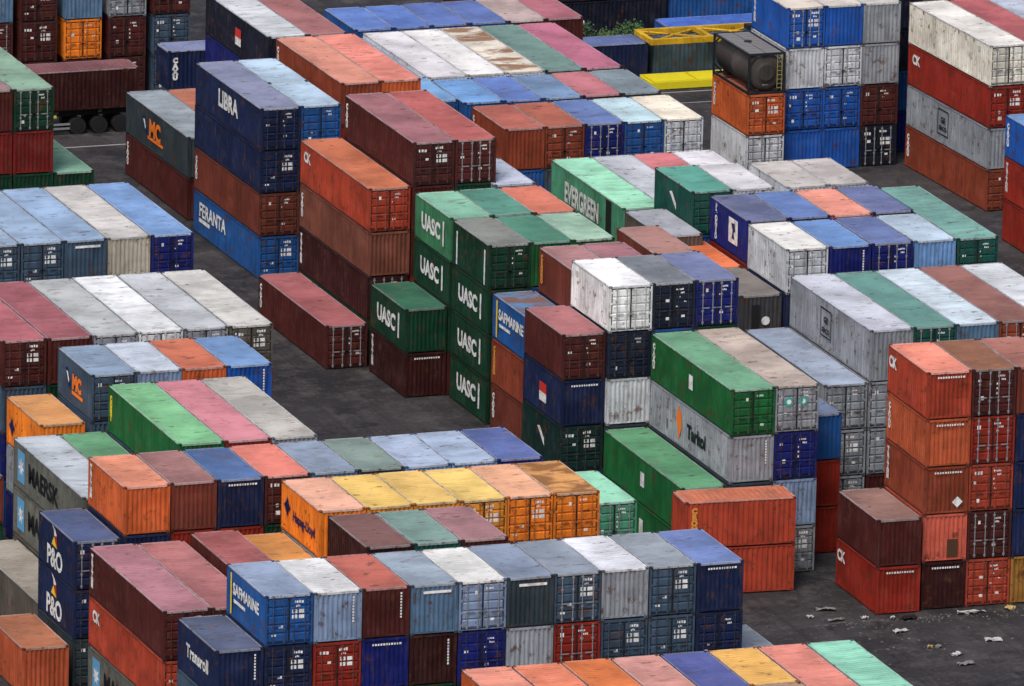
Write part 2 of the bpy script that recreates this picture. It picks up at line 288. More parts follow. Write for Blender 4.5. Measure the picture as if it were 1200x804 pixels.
# ------------------------------------------------------------------ lettering and emblems on a container
def decals(root, ids, L, H):
    def put(nm, me, mat, face, a, z, proud=0.012):
        if face == 's': return inst(nm, me, [mat], root, (-proud, L - a, z), rot=SIDE_ROT)
        return inst(nm, me, [mat], root, (a, -proud, z), rot=FRONT_ROT)
    W_ = MARK
    def col(n, h): return plain('print_' + n, alb(h, KF), 0.55, 0, 0.1)
    for i in ids:
        if i == 'libra': put('lettering', text_mesh('LIBRA', 1.4, 0.05, spacing=1.0), W_, 's', L * 0.50, H * 0.56)
        elif i == 'uasc':
            put('lettering', text_mesh('UASC', 1.25, 0.055, spacing=1.0), W_, 's', L * 0.45, H * 0.50)
            V, F = [], []; quad(V, F, (-0.12, -0.7, 0), (0.12, -0.7, 0), (0.12, 0.75, 0), (-0.12, 0.75, 0)); put('stripe', mesh('stripe', V, F), W_, 's', L * 0.80, H * 0.52)
        elif i == 'ever': put('lettering', text_mesh('EVERGREEN', 1.6, 0.06, spacing=1.0), W_, 's', L * 0.43, H * 0.46).scale = (0.68, 1, 1)
        elif i == 'everpanel':
            V, F = [], []; quad(V, F, (-0.45, -1.1, 0), (0.45, -1.1, 0), (0.45, 1.1, 0), (-0.45, 1.1, 0)); put('vent_panel', mesh('vent_panel', V, F), DARK, 's', L * 0.80, H * 0.52)
        elif i == 'maersk':
            V, F = [], []; quad(V, F, (-0.62, -0.85, 0), (0.62, -0.85, 0), (0.62, 0.85, 0), (-0.62, 0.85, 0)); put('emblem_panel', mesh('emblem_panel', V, F), col('skyblue', '5c9cc4'), 's', L * 0.115, H * 0.52)
            put('emblem', poly_mesh('star7', star(7, 0.55, 0.24)), W_, 's', L * 0.115, H * 0.52, 0.018)
            put('lettering', text_mesh('MAERSK', 1.4, 0.045, 'LEFT'), col('black', '101418'), 's', L * 0.215, H * 0.5)
        elif i == 'pando':
            put('lettering', text_mesh('P&O', 1.4, 0.045, spacing=0.95), W_, 's', L * 0.46, H * 0.29)
            put('emblem', poly_mesh('po1', [(-0.5, 0.75), (0.05, 0.55), (0.35, 0.25), (-0.1, 0.2), (-0.2, 0.5)]), W_, 's', L * 0.46, H * 0.70)
            put('emblem', poly_mesh('po2', [(0.32, 0.28), (0.45, -0.35), (0.2, -0.2), (-0.08, 0.18)]), col('red', 'b02818'), 's', L * 0.46, H * 0.70, 0.014)
            put('emblem', poly_mesh('po3', [(-0.12, 0.16), (0.2, -0.22), (0.42, -0.4), (-0.5, -0.32)]), col('yellow', 'e8b820'), 's', L * 0.46, H * 0.70, 0.016)
        elif i == 'flag':
            V, F = [], []; quad(V, F, (-0.55, 0.0, 0), (0.55, 0.0, 0), (0.55, 0.55, 0), (-0.55, 0.55, 0)); put('emblem', mesh('emblem', V, F), col('flagred', 'c83028'), 's', L * 0.52, H * 0.47)
            V, F = [], []; quad(V, F, (-0.55, -0.5, 0), (0.55, -0.5, 0), (0.55, 0.0, 0), (-0.55, 0.0, 0)); put('emblem', mesh('emblem', V, F), W_, 's', L * 0.52, H * 0.47)
        elif i == 'hl':
            put('emblem', poly_mesh('hl', star(4, 0.52, 0.3)), col('ink', '141c50'), 's', L * 0.16, H * 0.56)
            put('lettering', text_mesh('Hapag-Lloyd', 0.7, 0.025), col('ink', '141c50'), 's', L * 0.60, H * 0.46)
        elif i == 'hlo': put('emblem', poly_mesh('hl', star(4, 0.52, 0.3)), col('ink', '141c50'), 's', L * 0.16, H * 0.45)
        elif i == 'saf':
            put('lettering', text_mesh('SAFMARINE', 0.8, 0.03, spacing=0.97), W_, 's', L * 0.5, H * 0.62)
            V, F = [], []; quad(V, F, (-1.4, -0.1, 0), (0.4, -0.1, 0), (0.4, 0.08, 0), (-1.4, 0.08, 0)); put('stripe', mesh('stripe', V, F), W_, 's', L * 0.42, H * 0.40)
            V, F = [], []; quad(V, F, (-0.1, -1.05, 0), (0.1, -1.05, 0), (0.1, 1.05, 0), (-0.1, 1.05, 0)); put('stripe', mesh('stripe', V, F), col('yellow', 'e8c820'), 's', L * 0.12, H * 0.5)
        elif i == 'terra':
            put('lettering', text_mesh('FERANTA', 1.15, 0.035), W_, 's', L * 0.29, H * 0.62)
            V, F = [], []; quad(V, F, (-1.0, -0.12, 0), (1.0, -0.12, 0), (1.0, 0.12, 0), (-1.0, 0.12, 0)); put('stripe', mesh('stripe', V, F), W_, 's', L * 0.17, H * 0.38)
        elif i == 'trans': put('lettering', text_mesh('Transroll', 0.95, 0.03), W_, 's', L * 0.52, H * 0.52)
        elif i == 'mc':
            put('emblem', poly_mesh('mc1', [(-0.5, 0.45), (-0.1, 0.5), (0.35, -0.1), (0.4, -0.6), (-0.2, -0.3)]), col('ink', '141c50'), 's', L * 0.31, H * 0.55)
            put('emblem', poly_mesh('mc2', [(-0.3, 0.3), (-0.05, 0.32), (0.2, -0.1), (0.1, -0.3)]), W_, 's', L * 0.31, H * 0.55, 0.016)
            put('lettering', text_mesh('MC', 1.05 if L < 7 else 1.5, 0.07), col('vivid', 'f07818'), 's', L * (0.56 if L < 7 else 0.47), H * 0.52)
            V, F = [], []; w2 = 0.95 if L < 7 else 1.5; quad(V, F, (-w2, -0.1, 0), (w2, -0.1, 0), (w2, 0.1, 0), (-w2, 0.1, 0)); put('stripe', mesh('stripe', V, F), col('vivid', 'f07818'), 's', L * (0.58 if L < 7 else 0.48), H * 0.30)
        elif i == 'ponl':
            V, F = [], []; quad(V, F, (-0.72, -0.72, 0), (0.72, -0.72, 0), (0.72, 0.72, 0), (-0.72, 0.72, 0)); put('emblem_panel', mesh('emblem_panel', V, F), W_, 's', L * 0.62, H * 0.55)
            put('emblem', poly_mesh('pn', [(-0.3, 0.4), (0.25, 0.45), (0.35, 0.0), (0.1, -0.1), (0.3, -0.5), (-0.2, -0.45), (-0.05, 0.0)]), col('ink', '141c50'), 's', L * 0.62, H * 0.56, 0.018)
            put('lettering', text_mesh('P\n&\nO\nN\nE\nD', 0.44, 0.03, line=0.78), W_, 's', L * 0.17, H * 0.52)
        elif i == 'tex':
            put('emblem', poly_mesh('tx', [(-0.15, 0.95), (0.35, 0.5), (0.4, -0.2), (-0.05, -0.95), (-0.2, -0.3), (-0.45, 0.1), (-0.35, 0.5)]), col('vivid', 'f0a028'), 's', L * 0.37, H * 0.52)
            put('lettering', text_mesh('Tarkol', 1.05, 0.05), col('black', '101418'), 's', L * 0.585, H * 0.46)
        elif i == 'kl':
            put('lettering', text_mesh('CK', 0.8, 0.04), W_, 's', L * 0.10 if L > 7 else L * 0.12, H * 0.68)
        elif i == 'vt': put('lettering', text_mesh('C\nA\nX\nU', 0.42, 0.04, line=0.85), W_, 's', 0.45, H * 0.55)
        elif i == 'vtl': put('lettering', text_mesh('T\nR\nI\nT\nO\nN', 0.36, 0.05, line=0.8), W_, 's', 0.5, H * 0.55)
        elif i == 'vty': put('lettering', text_mesh('C\nO\nN\nT', 0.42, 0.05, line=0.8), col('yellow', 'e8c820'), 's', 0.5, H * 0.55)
        elif i == 'vto': put('lettering', text_mesh('C\nR\nO\nN\nO', 0.4, 0.04, line=0.82), col('gold', 'd89038'), 's', 0.5, H * 0.55)
        elif i == 'sq2':
            V, F = [], []; quad(V, F, (-0.3, -0.4, 0), (0.3, -0.4, 0), (0.3, 0.4, 0), (-0.3, 0.4, 0)); put('placard', mesh('placard', V, F), W_, 's', L * 0.50, H * 0.55)
        elif i == 'bars':
            for a, hh in ((0.12, 0.95), (0.88, 1.0)):
                V, F = [], []; quad(V, F, (-0.1, -hh, 0), (0.1, -hh, 0), (0.1, hh, 0), (-0.1, hh, 0)); put('stripe', mesh('stripe', V, F), W_, 's', L * a, H * 0.45)
        elif i == 'mk': put('emblem', poly_mesh('swirl', [(-0.6, 0.35), (-0.2, 0.45), (0.5, -0.1), (0.55, -0.5), (0.0, -0.1), (-0.3, 0.15)]), W_, 's', L * 0.5, H * 0.55)
        elif i == 'crest':
            for r0, r1 in ((0.8, 0.72),):
                V, F = [], []
                for k in range(4):
                    a = [(-r0, -r0), (r0, -r0), (r0, r0), (-r0, r0)]; b = [(-r1, -r1), (r1, -r1), (r1, r1), (-r1, r1)]; j = (k + 1) % 4
                    quad(V, F, (*a[k], 0), (*a[j], 0), (*b[j], 0), (*b[k], 0))
                put('emblem', mesh('emblem', V, F), col('black', '101418'), 's', L * 0.45, H * 0.55)
            put('lettering', text_mesh('GE', 0.5, 0.02), col('black', '101418'), 's', L * 0.45, H * 0.6); put('lettering', text_mesh('SEACO', 0.36, 0.02), col('black', '101418'), 's', L * 0.45, H * 0.40)
        elif i == 'scuff': put('lettering', text_mesh('CAI', 0.62, 0.03), col('gold', 'd89038'), 's', L * 0.72, H * 0.55)
        elif i == 'ftop':
            V, F = [], []; x = 0.0
            rr = random.Random(3)
            while x < 1.5: ww = rr.uniform(0.07, 0.12); quad(V, F, (x, 0, 0), (x + ww, 0, 0), (x + ww, 0.10, 0), (x, 0.10, 0)); x += ww + 0.05
            put('code_marks', mesh('code_marks', V, F), W_, 'f', 0.55, H * 0.86)['kind'] = 'stuff'
        elif i == 'fbar':
            V, F = [], []; quad(V, F, (0, 0, 0), (1.45, 0, 0), (1.45, 0.14, 0), (0, 0.14, 0)); put('stripe', mesh('stripe', V, F), W_, 'f', 0.62, H * 0.82)
        elif i == 'fv':
            V, F = [], []
            for k in range(9): quad(V, F, (0, -k * 0.15, 0), (0.09, -k * 0.15, 0), (0.09, 0.10 - k * 0.15, 0), (0, 0.10 - k * 0.15, 0))
            put('code_marks', mesh('code_marks', V, F), W_, 'f', 1.95, H * 0.85)['kind'] = 'stuff'
        elif i == 'dots':
            for a in (0.75, 1.55):
                put('emblem', poly_mesh('disc', star(8, 0.26, 0.245)), col('cyan', '30a898'), 'f', a, H * 0.66, 0.03); put('emblem', poly_mesh('disc2', star(8, 0.13, 0.125)), W_, 'f', a, H * 0.66, 0.034)
        elif i == 'disc': put('emblem', poly_mesh('disc', star(8, 0.26, 0.245)), W_, 'f', 1.5, H * 0.42, 0.02)
        elif i == 'slot':
            V, F = [], []; quad(V, F, (0, 0, 0), (0.46, 0, 0), (0.46, 1.95, 0), (0, 1.95, 0)); put('opening_shade', mesh('opening_shade', V, F), DARK, 'f', 0.66, 0.06, 0.02)  # flat black sheet painting the shade inside an opening
        elif i == 'diam': put('placard', poly_mesh('diam', [(0, 0.3), (0.3, 0), (0, -0.3), (-0.3, 0)]), W_, 'f', 1.85, H * 0.25, 0.02)
        elif i == 'patch':
            V, F = [], []; quad(V, F, (0, 0, 0), (0.6, 0, 0), (0.6, 0.95, 0), (0, 0.95, 0)); put('repair_plate', mesh('repair_plate', V, F), plain('olive_patch', alb('4c3420', KF), 0.8), 'f', 1.35, 0.25)
        elif i == 'vents':
            V, F = [], []
            for a in (0.14, 0.86): quad(V, F, (L * a - 0.2, 1.9, 0), (L * a + 0.2, 1.9, 0), (L * a + 0.2, 2.2, 0), (L * a - 0.2, 2.2, 0))
            inst('code_marks', mesh('code_marks', V, F), [W_], root, (-0.014, L, 0), rot=SIDE_ROT)['kind'] = 'stuff'

# ------------------------------------------------------------------ one container
SEED = random.Random(11)
LABELS = set()
def container(spec, x, y, z, rz, L, hc, label, group, hidden_front=False):
    f = (spec.split('#') + [''])[:2]; ids = [i for i in f[1].split(',') if i]
    p = f[0].split('/'); key = p[0]; face = p[1] if len(p) > 1 else 'p'; rf = p[2] if len(p) > 2 and p[2] else None
    wear = 0.25
    if rf and rf.endswith('!'): wear = 0.75; rf = rf[:-1]
    H = HQ if hc else CH; g = cont_meshes(L, H)
    bc = alb(PAL[key][0], KF); body = paint(key, bc, 'body')
    if rf: rm = paint('roof_' + rf, alb(rf, KR), 'roof', wear)
    else: rm = paint(key, tuple(min(0.8, c * 0.7 + 0.06) for c in bc), 'roof', wear)
    rail = paint('rail_' + (rf or key), tuple(min(0.86, c * 0.72 + 0.16) for c in alb(rf, KR)) if rf else bc, 'body')
    root = empty('shipping_container', (x, y, z), rz)
    tag(root, label, 'container', group)
    inst('frame', g['frame'], [body, rail, paint('cast_' + key, tuple(c * 0.55 + 0.008 for c in bc), 'body'), DARK], root)
    va = lambda n: g[n + str(SEED.randrange(4))]
    inst('side_panel', va('side'), [body], root)
    inst('side_panel', va('side'), [body], root, (CW, L, 0), math.pi)
    inst('roof_panel', va('roof'), [rm], root)
    inst('end_panel', va('end'), [body], root, (CW, L, 0), math.pi)
    if face == 'd':
        wd = (CW - 0.22) / 2 - 0.026; galv = SEED.random() < 0.2
        a = inst('door', g['door'], [body], root, (0.11, 0, 0)); b = inst('door', g['door'], [body], root, (CW - 0.11, 0, 0)); b.scale = (-1, 1, 1)
        rod = BAR if galv else paint('rod_' + key, tuple(c * 0.6 + 0.025 for c in bc), 'body')
        inst('door_gasket', g['gasket'], [DARK], root)
        for dd in (a, b):
            for q in (0.27, 0.80): inst('locking_bar', g['bar'], [rod], dd, (q * wd, -0.012, 0))
        inst('stencilled_marks', door_marks()[0 if 'mA' in ids else SEED.randrange(16)], [MARK], root, (0, -0.008, H - CH))['kind'] = 'stuff'
    else:
        inst('end_panel', va('end'), [body], root)
    decals(root, ids, L, H)
    return root

# ------------------------------------------------------------------ the yard: stacks as they stand, near-left corner of each block in metres
# name, x, y, turn, column spacing, container length, tiers, where it is (words), columns (top container first)
# column options: @z tiers  y offset back  x offset  l length  h number of high containers on top  n name of that spot
#TABLE_BEGIN
YARD = [
 ('R0', -31.75, -76.66, -0.59, 2.55, L40, 3, 'of the bottom-edge row', [
  'org/p/e8957f', 'org/p/f08c6a', 'org/p/f0854a', 'salm/p/e8a59a', 'rblu/p/5a62a0', ['@l20,y6.1,nfar yel/p/f0b860', '@l20,y-0.1,nnear tan/p/b89878'], 'salm/p/e89080', 'mint/p/98dcc0']),
 ('B1', -39.67, -58.48, 0.02, 2.496, L20, 4, 'of the ten-wide row', [
  'blu/d/9fb0cc#saf,mA navy/d', 'sky/p/f4f4f4#fv red/d', 'mar/p/c06a5c#fv rblu/p//#ftop', 'stl/p/a8b8c8#fbar dmar/p//#fv', 'sky/d/fafaf6 rblu/d', 'dsl/p/8f9db4#fbar gry/p', 'slate/d/98a4b2#mA red/d', 'gry/p/eef0f8 slate/d//#mA', 'slate/d/9aa4ae#mA slate/d//#mA', 'navy/p/7d93cc#ftop navy/d']),
 ('B1L', -42.18, -58.48, 0.02, 2.5, L20, 3, 'at the front row\'s end', ['navy/p/5a6480#trans,fv slate/p']),
 ('B1R', -14.68, -58.40, 0.0, 2.5, L20, 2, 'past the front row\'s end', ['slate/p/a0aab6']),
 ('B7', -42.53, -51.24, 0.10, 2.5, L40, 3, 'beside the P&O stack', ['mar/d/b8808a#vtl orr/d//#kl mgr/p//#maersk', 'mar/d/b47474']),
 ('X1', -37.22, -45.06, 0, 2.505, L20, 3, 'behind the ten-wide row', ['@h1 mar/p/aa6262', 'horg/p/dd9a54']),
 ('PO', -43.06, -38.06, 0, 2.494, L20, 3, 'beside the maroon pair', ['navy/d/55648c#pando navy/d//#pando dsl/d']),
 ('ORL', -45.95, -38.89, 0, 2.5, L20, 1, 'at the P&O stack\'s foot', ['orb/p/bc7858']),
 ('MK', -40.14, -30.29, 0, 2.499, L40, 3, 'behind the P&O stack', ['mgr/p/bcc4cc#maersk mgr/p//#maersk tan/p', 'grn/p/6aa47c']),
 ('WR', -42.78, -31.6, 0, 2.5, L40, 1, 'low beside the star-emblem containers', ['tan/p/a8a094']),
 ('BL', -42.60, -16.43, 0, 2.5, L20, 2, 'at the picture\'s left edge', ['brn/p/4c5c84']),
 ('G', -35.12, -30.61, -0.27, 2.497, L40, 4, 'behind the nine-wide row', ['grn/p/86c892#vty', 'red/p/d88c96', 'gry/p/c4c0b8']),
 ('OR', -38.08, -16.16, 0, 2.5, L20, 3, 'behind the star-emblem grey containers', ['horg/p/e4a468#hlo']),
 ('F', -35.33, -16.31, 0, 2.498, L20, 4, 'of the four-wide row', ['slate/d/8fa4bc#mc', 'sky/p/ccd6e4', 'org/p/d0765a', 'cob/p/7ca0d0#fv']),
 ('B8', -37.85, -8.53, -0.18, 2.536, L40, 4, 'of the long grey row', ['mar/d/c07078#mA slate/p', 'mar/p/a8626a', 'gry/d/c4c8c8', 'wht/d/f0f2f4', 'gry/d/c8ccd0', 'tan/d/d4d2cc brn/p']),
 ('B9', -33.24, 11.40, 0.11, 2.518, L40, 4, 'of the pale blue row', ['slate/d/a0b6d0#mA', 'slate/d/9eb6d2#mA', 'slate/p/9ab4d4#fbar', 'beige/p/d0ccc8', 'rblu/d/8ab0e4']),
 ('GN', -22.86, 46.72, 0, 2.503, L40, 4, 'before the trailer', ['mar/p/9c7c7c#vtl dred/p dgrn/p', 'dgrn/d/8cae96 dred/p dgrn/p', '@z2 dgrn/p/7aa890']),
 ('HJ', -7.52, 53.0, 0, 2.502, L40, 2, 'behind the LIBRA stack', ['dsl/p/98a4ac#mc mar/p//#vt', 'brn/p/c07860 brn/p']),
 ('LIB', -7.83, 38.51, 0.24, 2.494, L40, 4, 'of the LIBRA stack', ['navy/d/8c92ae#libra navy/d brn/d//#vt blu/d//#terra,mA', ['@l20,y6.12,nfar blu/p/b8d0e4', '@l20,nnear blu/d/b8d0e4']]),
 ('B16', -1.57, 56.06, 0, 2.495, L40, 4, 'behind the big salmon roofs', ['dnavy/p/d0d4d8#flag rblu/p', 'mar/p/b07474']),
 ('B17', -1.20, 43.47, 0.18, 2.497, L40, 4, 'behind the tall maroon pair', ['rbrn/p/e89c86#vt', 'org/p/ec9080']),
 ('B18', -5.46, 18.36, -0.1, 2.498, L40, 5, 'of the tall maroon pair', ['mar/d/b0767c#vt', 'mar/d/c46a66']),
 ('B3', -8.00, 18.59, 0.1, 2.494, L40, 4, 'left of the maroon pair', ['orr/d/d67c58#kl hbr/p//#vt dmar/d//#vtl']),
 ('B4', -10.56, 18.14, 0, 2.497, L40, 1, 'alone on the lane', ['mar/d/b0686c#vt']),
 ('UG', -8.28, 11.18, 0, 2.497, L20, 2, 'standing on the lane\'s end', ['dgrn/p/386e56#uasc dmar/p//#vtl,ftop']),
 ('U1', -5.78, 11.08, 0, 2.491, L20, 4, 'of the rear UASC row', ['ugr/p/92ccb0#uasc dgrn/p//#uasc dgrn/p//#uasc', 'grn/p/5c9684', ['red/p/dc8068', '@y6.6,nfar gry/p/c4cce0']]),
 ('U2', -5.78, 4.57, 0, 2.476, L20, 4, 'of the front UASC row', ['dgrn/d/8c9088#bars dgrn/p//#uasc dgrn/p//#uasc dgrn/p//#uasc', 'grn/p/5a9880', 'grn/p/a8ccb4']),
 ('P1', -5.70, -1.97, 0, 2.5, L20, 3, 'before the UASC wall', ['blu/p/6a94c4!#saf rbrn/p//#vto brn/p//#vt']),
 ('M2', -3.18, -2.36, 0, 2.5, L20, 4, 'behind the white container', ['brn/p/b48484#vto', 'mar/p/a8747c']),
 ('P2', -8.47, -14.76, -0.1, 2.495, L20, 4, 'of the flag-container stack', ['mar/d/bc7a7c navy/p//#flag,ftop dtl/d//#mk']),
 ('P3', -5.97, -15.07, -0.1, 2.481, L20, 5, 'of the five-high row', ['wht/d/fafafa#vents blk/d lgr/p dsl/p', 'blk/d/8c929a', 'rblu/d/7c86ae']),
 ('GG', -6.43, -27.93, -0.45, 2.493, L40, 2, 'before the five-high row', ['grn/p/5f9c74#sq2 grn/p//#sq2']),
 ('B11', -3.74, -27.81, -0.12, 2.488, L40, 4, 'beside the low green container', ['grn/d/7cb490#vt,sq2 gry/p//#tex,fv dsl/p', 'gry/d/c4b4a8#dots rblu/d sky/p gry/d']),
 ('MINT', -15.24, -38.11, 0, 2.5, L20, 3, 'right of the amber row', ['mint/d/9adcbc']),
 ('BR', 1.32, -24.74, 0, 2.5, L20, 3, 'between two grey stacks', ['blu/p/7080a0 red/p red/p']),
 ('B10', 7.46, -19.27, -0.41, 2.486, L40, 4, 'of the grey crest row', ['@h1 gry/p/d4d8e4#crest gry/d gry/d', '@h1 teal/d/6c9c94', '@h1 stl/p/d0dee8', '@h1 rbrn/d/a06e66', '@h1 lgr/p/dadee2']),
 ('B19', 4.93, -19.22, -0.41, 2.489, L40, 3, 'beside the grey crest row', ['gry/d/a8b6cc gry/d gry/d']),
 ('S', 7.38, -0.15, 0, 2.502, L20, 3, 'left of the white-roofed row', ['dgry/p/847e7a#disc,slot']),
 ('SO', 7.42, 6.22, 0, 2.5, L20, 3, 'behind the dark grey container', ['orr/p/f08050']),
 ('N1', 10.17, 6.30, -0.30, 2.515, L20, 4, 'of the rear navy row', ['rblu/p/767ea4#ponl', 'rblu/p/6a84bc', 'salm/p/f4a08c', 'navy/p/727ca8']),
 ('W1', 9.94, -0.44, -0.18, 2.536, L20, 4, 'of the white-ended row', ['lgr/d/f6f4ee', 'rblu/p/7298d0#fv', 'rblu/d/6c7cac', 'ltb/p/c4d8ea', '@l40 teal/d/7caea4']),
 ('T1', 9.50, 13.29, 0, 2.493, L20, 4, 'behind the rear navy row', ['teal/d/5ea494#mk', 'lgr/p/e6e4e8']),
 ('K1', 15.16, 13.07, 0, 2.502, L20, 4, 'before the cobalt stack', ['lgr/p/d4cec8', 'lgr/p/d2cac6']),
 ('M1', 2.48, 0.65, -0.2, 2.495, L20, 4, 'behind the five-high row', ['brn/p/ac8078']),
 ('M0', 6.98, 11.38, 0, 2.5, L20, 3, 'before the EVERGREEN container', ['@h2 tan/p/b0b4be']),
 ('E', 8.01, 20.43, -0.14, 2.490, L40, 3, 'of the EVERGREEN row', ['mint/p/a8ecc8#ever,everpanel', 'lgr/p/d0d4dc', 'red/p/d88084', 'wht/p/eeeaf0']),
 ('B14', 7.95, 40.26, 0, 2.497, L20, 3, 'of the five-wide row', ['rbrn/p/b8685a#vt blu/p', 'rbrn/d/bc6c58', 'rblu/d/6a80b4', 'blu/d/c4e0e8', 'lgr/d/fbf0dc']),
 ('B20', 5.30, 47.16, 0, 2.509, L20, 3, 'of the mostly blue row', ['@y0.9 blu/d/80b0e0', 'blu/p/78a8e0', 'blu/p/6a86c8', 'blu/p/7c98bc', 'mar/p/c87c84', 'dsl/p/8c9ca4']),
 ('B21', 5.43, 53.96, 0.1, 2.488, L40, 3, 'of the rusty white row', ['@z2.9 blu/p/8aa4cc', 'wht/p/ece8ec', 'wht/p/f2f0ee', 'wht/p/e6dccc!', 'teal/p/7c9c94', 'mar/p/c87890']),
 ('B22', 7.72, 67.01, 0, 2.484, L20, 3, 'of the far blue row', ['blu/p/6a8ad0', 'blu/p/6484cc', 'blu/p/6078b8', 'blu/p/6278b4', '@l40 mar/p/d0b8b4', '@l40 mar/p/b8707c']),
 ('B15', 31.61, 55.60, 0, 2.486, L20, 4, 'of the cobalt stack', ['cob/d/e0d4c8#vtl lgr/p cob/d cob/p', 'cob/p/dcd4cc lgr/d cob/d cob/p', 'gry/p/d0ccc8 gry/p mar/d dnavy/d']),
 ('B15R', 39.25, 58.6, 0, 2.5, L20, 5, 'behind the cobalt stack', ['dnavy/p dnavy/p dnavy/p blu/p']),
 ('TKU', 28.88, 54.94, 0.2, 2.5, L20, 2, 'under the tank', ['org/d//#vt lgr/d']),
 ('B6', 39.89, 43.12, 1.90, 2.5, L40, 4, 'of the cream-topped stack', ['cream/d/f4f0e8#vents red/d//#kl gry/p//#crest rbrn/d//#vt', 'red/d/c46c70 red/d', 'gry/p/c0c8d8']),
 ('BRT', 38.18, 24.26, 0, 2.5, L40, 3, 'at the picture\'s right edge', ['cob/p/7aa4d8#vt red/p//#vtl red/p']),
 ('B2', 3.91, -36.18, -1.88, 2.496, L20, 5, 'of the tall red stack', ['orr/p/ff9c84#kl,ftop orb/p//#vt,ftop rbrn/p//#vtl,ftop,diam salm/p//#patch dmar/p//#ftop', 'mar/d/9c6a50 red/d orr/d mar/d orr/d', 'brn/p/b07468 navy/p navy/p navy/p amb/p']),
 ('B2B', 1.28, -36.38, -1.26, 2.496, L20, 2, 'left of the red stack', ['mar/p/9c7870 red/p//#kl,ftop']),
 ('B13', -40.33, -37.64, 0, 2.508, L20, 4, 'of the nine-wide row', ['org/p/f29c7c#vtl', 'brn/p/b07f7c', 'navy/p/5d7aae#ftop', 'mar/d/ea8878', 'stl/p/9aaac0', 'dsl/p/8a9e96', 'ltb/p/b4c4de', 'ltb/p/b0c2dc', 'rblu/p/6273ae']),
 ('B12', -32.18, -44.51, 0.02, 2.497, L20, 4, 'of the amber row', ['horg/p/f0b498#hl', 'yel/p/f6cc70', 'yel/p/f4ca74', 'yel/d/f6d076', 'horg/d/f2b48e', 'horg/d/d89c5c!']),
 ('R12', -32.06, -51.42, 0.02, 2.498, L20, 4, 'before the amber row', ['dmar/p/7c5a56#scuff', 'teal/p/86a49c', 'mar/p/b28488']),
 ('BK', -11.28, 84.46, 0, 2.894, L40, 3, 'behind the trailer', ['stl/p mar/d mar/d', 'mar/d mar/d mar/d', 'stl/p horg/d mar/d', 'gry/d mar/d mar/d', 'mar/d slate/d slate/d']),
]
